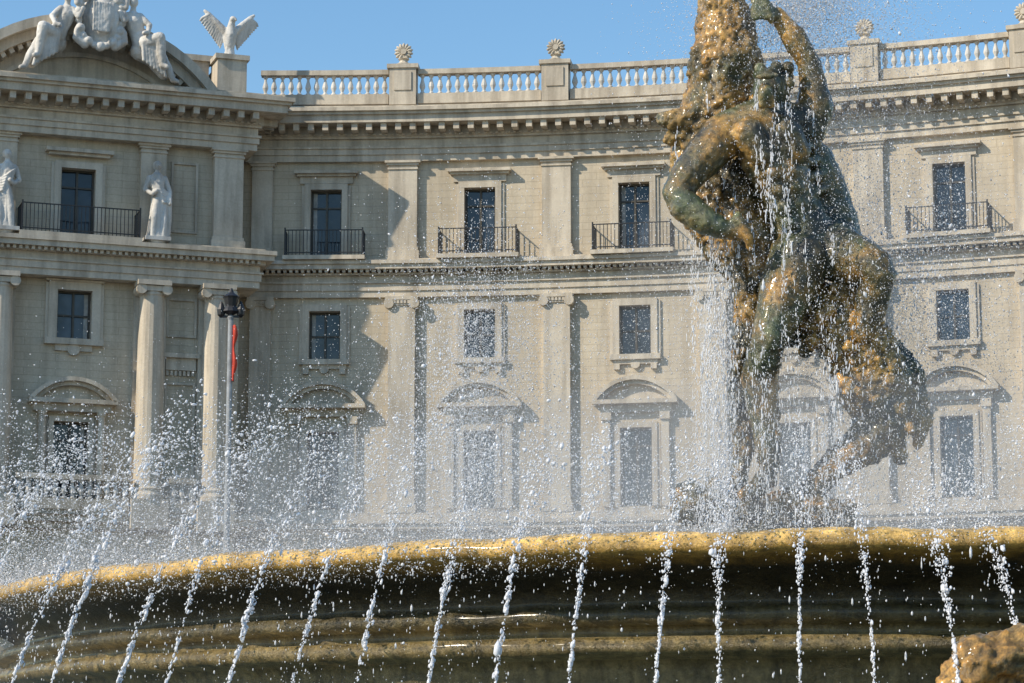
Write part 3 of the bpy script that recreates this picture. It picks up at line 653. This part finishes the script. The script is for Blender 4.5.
# airborne spray as thin scattering volumes
def vol(name,c,r,d,zcut):
    b=MB(); v,f=ico(4); v=v*np.array(r)+np.array(c); v[:,2]=np.maximum(v[:,2],zcut); b.add(v.tolist(),f); o=b.obj(name,mistmat(name+'_vapour',d),W,True)
vol('fine_mist_low',(CX,26.0,3.19),(8.2,9.2,2.2),.034,3.19)
vol('fine_mist_statue',(3.6,26.0,4.8),(2.9,1.8,4.1),.07,3.2)
vol('fine_mist_plume',(-.2,20.6,3.6),(1.3,1.0,2.0),.05,3.2)

# ------------------------------------------------------------ street lamp
L_=empty('street_lamp'); m=MB(); lx,ly=-5.2,45.5
LM=lambda a,o,z:(lx+a,ly-o,z)
lathe(m,LM,0,0,[(.22,0),(.22,.4),(.14,.5),(.12,2.5),(.09,4.6),(.09,4.7),(.06,4.8),(.05,9.9),(.07,9.95),(.03,10.0)],12); m.obj('post',M_pole,L_)
m=MB()
lathe(m,LM,0,0,[(.05,10.0),(.16,10.06),(.14,10.1),(.10,10.16),(.14,10.3),(.16,10.34),(.05,10.42),(.02,10.5)],10)
for sg in (-1,1): 
    box(m,LM,min(0,sg*.18),max(0,sg*.18),-.02,.02,9.95,9.99); lathe(m,LM,sg*.18,0,[(.02,9.95),(.07,10.0),(.08,10.1),(.04,10.2),(.01,10.26)],8)
m.obj('lantern_head',M_iron,L_)
m=MB(); vs=[];fs=[]
for j in range(14):
    z=9.8-j*.08; w=.03+.03*math.sin(j*.9)+.03
    vs+=[LM(0.05,.05,z),LM(.05+w*.7,.10+.03*math.sin(j),z),LM(.05+w,.02,z-.02),LM(.06,-.05,z)]
for j in range(13):
    for k in range(4): fs.append((4*j+k,4*j+(k+1)%4,4*j+4+(k+1)%4,4*j+4+k))
m.add(vs,fs); m.obj('furled_red_pennant',M_red,L_,True)
# ------------------------------------------------------------ ground
m=MB(); m.add([(-900,-900,0),(900,-900,0),(900,1200,0),(-900,1200,0)],[(0,1,2,3)]); m.obj('ground',M_ground)
m=MB(); box(m,F,SA,SB,-5,6,-.1,.14); m.obj('pavement',M_kerb)

# ------------------------------------------------------------ light, sky, camera
el=R_(36); az=R_(28)
d=Vector((-math.cos(az)*math.cos(el),-math.sin(az)*math.cos(el),math.sin(el)))
sl=bpy.data.lights.new('sun','SUN'); sl.energy=5.0; sl.angle=R_(.5); sl.color=(1,.89,.72)
so=bpy.data.objects.new('sun',sl); so.rotation_euler=d.to_track_quat('Z','Y').to_euler(); sc.collection.objects.link(so)
w=bpy.data.worlds.new('World'); sc.world=w; w.use_nodes=True; N=w.node_tree.nodes; L=w.node_tree.links
sky=N.new('ShaderNodeTexSky'); sky.sky_type='NISHITA'; sky.sun_disc=False; sky.sun_elevation=el; sky.sun_rotation=math.atan2(d.x,d.y)
sky.air_density=1.3; sky.dust_density=.1; sky.ozone_density=3.0
hs=N.new('ShaderNodeHueSaturation'); hs.inputs['Saturation'].default_value=1.18; hs.inputs['Value'].default_value=1.1
L.new(sky.outputs[0],hs.inputs['Color']); L.new(hs.outputs[0],N['Background'].inputs[0]); N['Background'].inputs[1].default_value=.15
sc.view_settings.view_transform='Standard'; sc.view_settings.look='None'; sc.view_settings.exposure=0
cam=bpy.data.cameras.new('camera'); co=bpy.data.objects.new('camera',cam); sc.collection.objects.link(co)
cam.sensor_width=36; cam.lens=2500*36/1024; cam.clip_end=3000; cam.clip_start=.1
co.location=(0,0,1.7); co.rotation_euler=(R_(90+9.73),0,0); sc.camera=co
